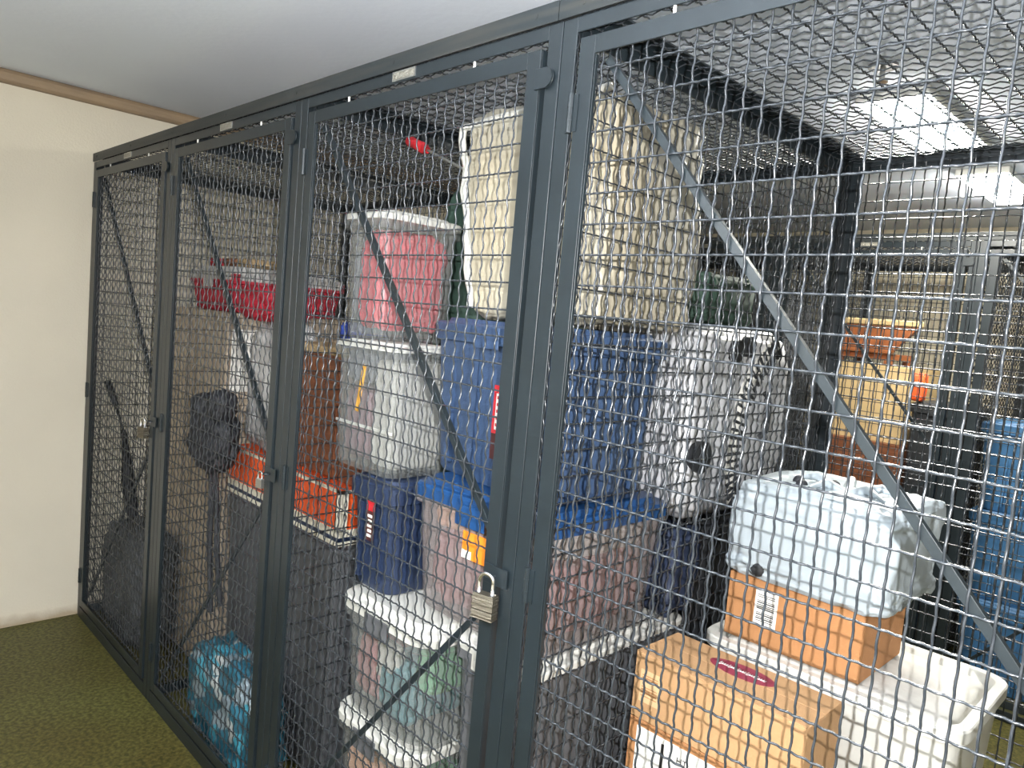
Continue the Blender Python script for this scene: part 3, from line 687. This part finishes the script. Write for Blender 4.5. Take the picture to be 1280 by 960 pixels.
# ------------------------------------------------------------------ lamps
glow = emit('lamp_diffuser', (1, .96, .86), 75)
fill_glow = emit('fill_tube', (.95, .98, 1), 80)  # glow of the added, unseen corridor lamp
def fixture(x, y, w, l, label, strength=None):
    t = thing('ceiling_light', label, 'ceiling light', (x, y, CEIL))
    bm = bmesh.new(); bx(bm, -w/2-.012, w/2+.012, -l/2-.012, l/2+.012, -.030, -.0005); from_bm('housing', bm, M['metalgrey'], t, bevel=.003)
    bm = bmesh.new(); bx(bm, -w/2, w/2, -l/2, l/2, -.042, -.0302); from_bm('diffuser', bm, glow, t, bevel=.008)
    return t
fixture(3.02, 2.08, .22, .80, 'glowing ceiling light seen through the roof mesh of nearest locker')
fixture(3.00, 3.33, .20, .74, 'second glowing ceiling light, farther back above the far lockers')
t = thing('added_fill_light', 'added twin tube fill light behind the viewer, standing in for corridor light', 'ceiling light', (3.15, -1.35, 2.06), .3)  # unseen lamp, added to brighten the ceiling and left wall of the corridor
bm = bmesh.new(); bx(bm, -.62, .62, -.05, .05, -.015, .015); from_bm('housing', bm, M['metalgrey'], t, bevel=.003)
for s_ in (-.085, .085):
    bm = bmesh.new(); tube(bm, [(-.6, s_, 0), (.6, s_, 0)], .016, 12); from_bm('fill_tube', bm, fill_glow, t)
for x in (-.61, .61):
    bm = bmesh.new(); bx(bm, x-.012, x+.012, -.105, .105, -.02, .02); from_bm('socket', bm, M['metalgrey'], t)
for x in (-.45, .45):
    bm = bmesh.new(); tube(bm, [(x, 0, .015), (x, 0, CEIL-2.06)], .003, 6); from_bm('hanger', bm, M['steel'], t)
SP = thing('sprinkler', 'small dark sprinkler head on the ceiling above the nearest locker', 'sprinkler', (3.075, 1.42, CEIL))
bm = bmesh.new(); tube(bm, [(0, 0, -.0005), (0, 0, -.008)], .045, 18); from_bm('rosette', bm, M['greyplastic'], SP)
bm = bmesh.new(); tube(bm, [(0, 0, -.008), (0, 0, -.05)], .009, 8); tube(bm, [(0, 0, -.05), (0, 0, -.053)], .02, 12); from_bm('nozzle', bm, M['steel'], SP)

# ------------------------------------------------------------------ camera and its flash
r = Vector((0.69786516, 0.71084434, 0.08766158)); u = Vector((-0.12332034, -0.00131028, 0.99236605)); fw = Vector((-0.70553265, 0.70334814, -0.08674716))
camd = bpy.data.cameras.new('camera'); cam = bpy.data.objects.new('camera', camd); C.objects.link(cam)
cam.matrix_world = Matrix(((r.x, u.x, -fw.x, 4.02334703), (r.y, u.y, -fw.y, -1.05642245), (r.z, u.z, -fw.z, 1.67589684), (0, 0, 0, 1)))
camd.sensor_width = 36; camd.lens = 919.49988*36/1280; camd.clip_start = .02
bpy.context.scene.camera = cam
ld = bpy.data.lights.new('flash', 'POINT'); ld.energy = 118; ld.shadow_soft_size = .003; ld.color = (1, .98, .96)
lo = bpy.data.objects.new('flash', ld); C.objects.link(lo)
lo.location = Vector(cam.location) + r*.050 + u*.045
w = bpy.data.worlds.new('world'); bpy.context.scene.world = w; w.use_nodes = True
w.node_tree.nodes['Background'].inputs[0].default_value = (.8, .85, 1, 1); w.node_tree.nodes['Background'].inputs[1].default_value = 0.02
vs = bpy.context.scene.view_settings
vs.view_transform = 'Standard'; vs.look = 'None'; vs.gamma = 1; vs.use_curve_mapping = False; vs.exposure = .95
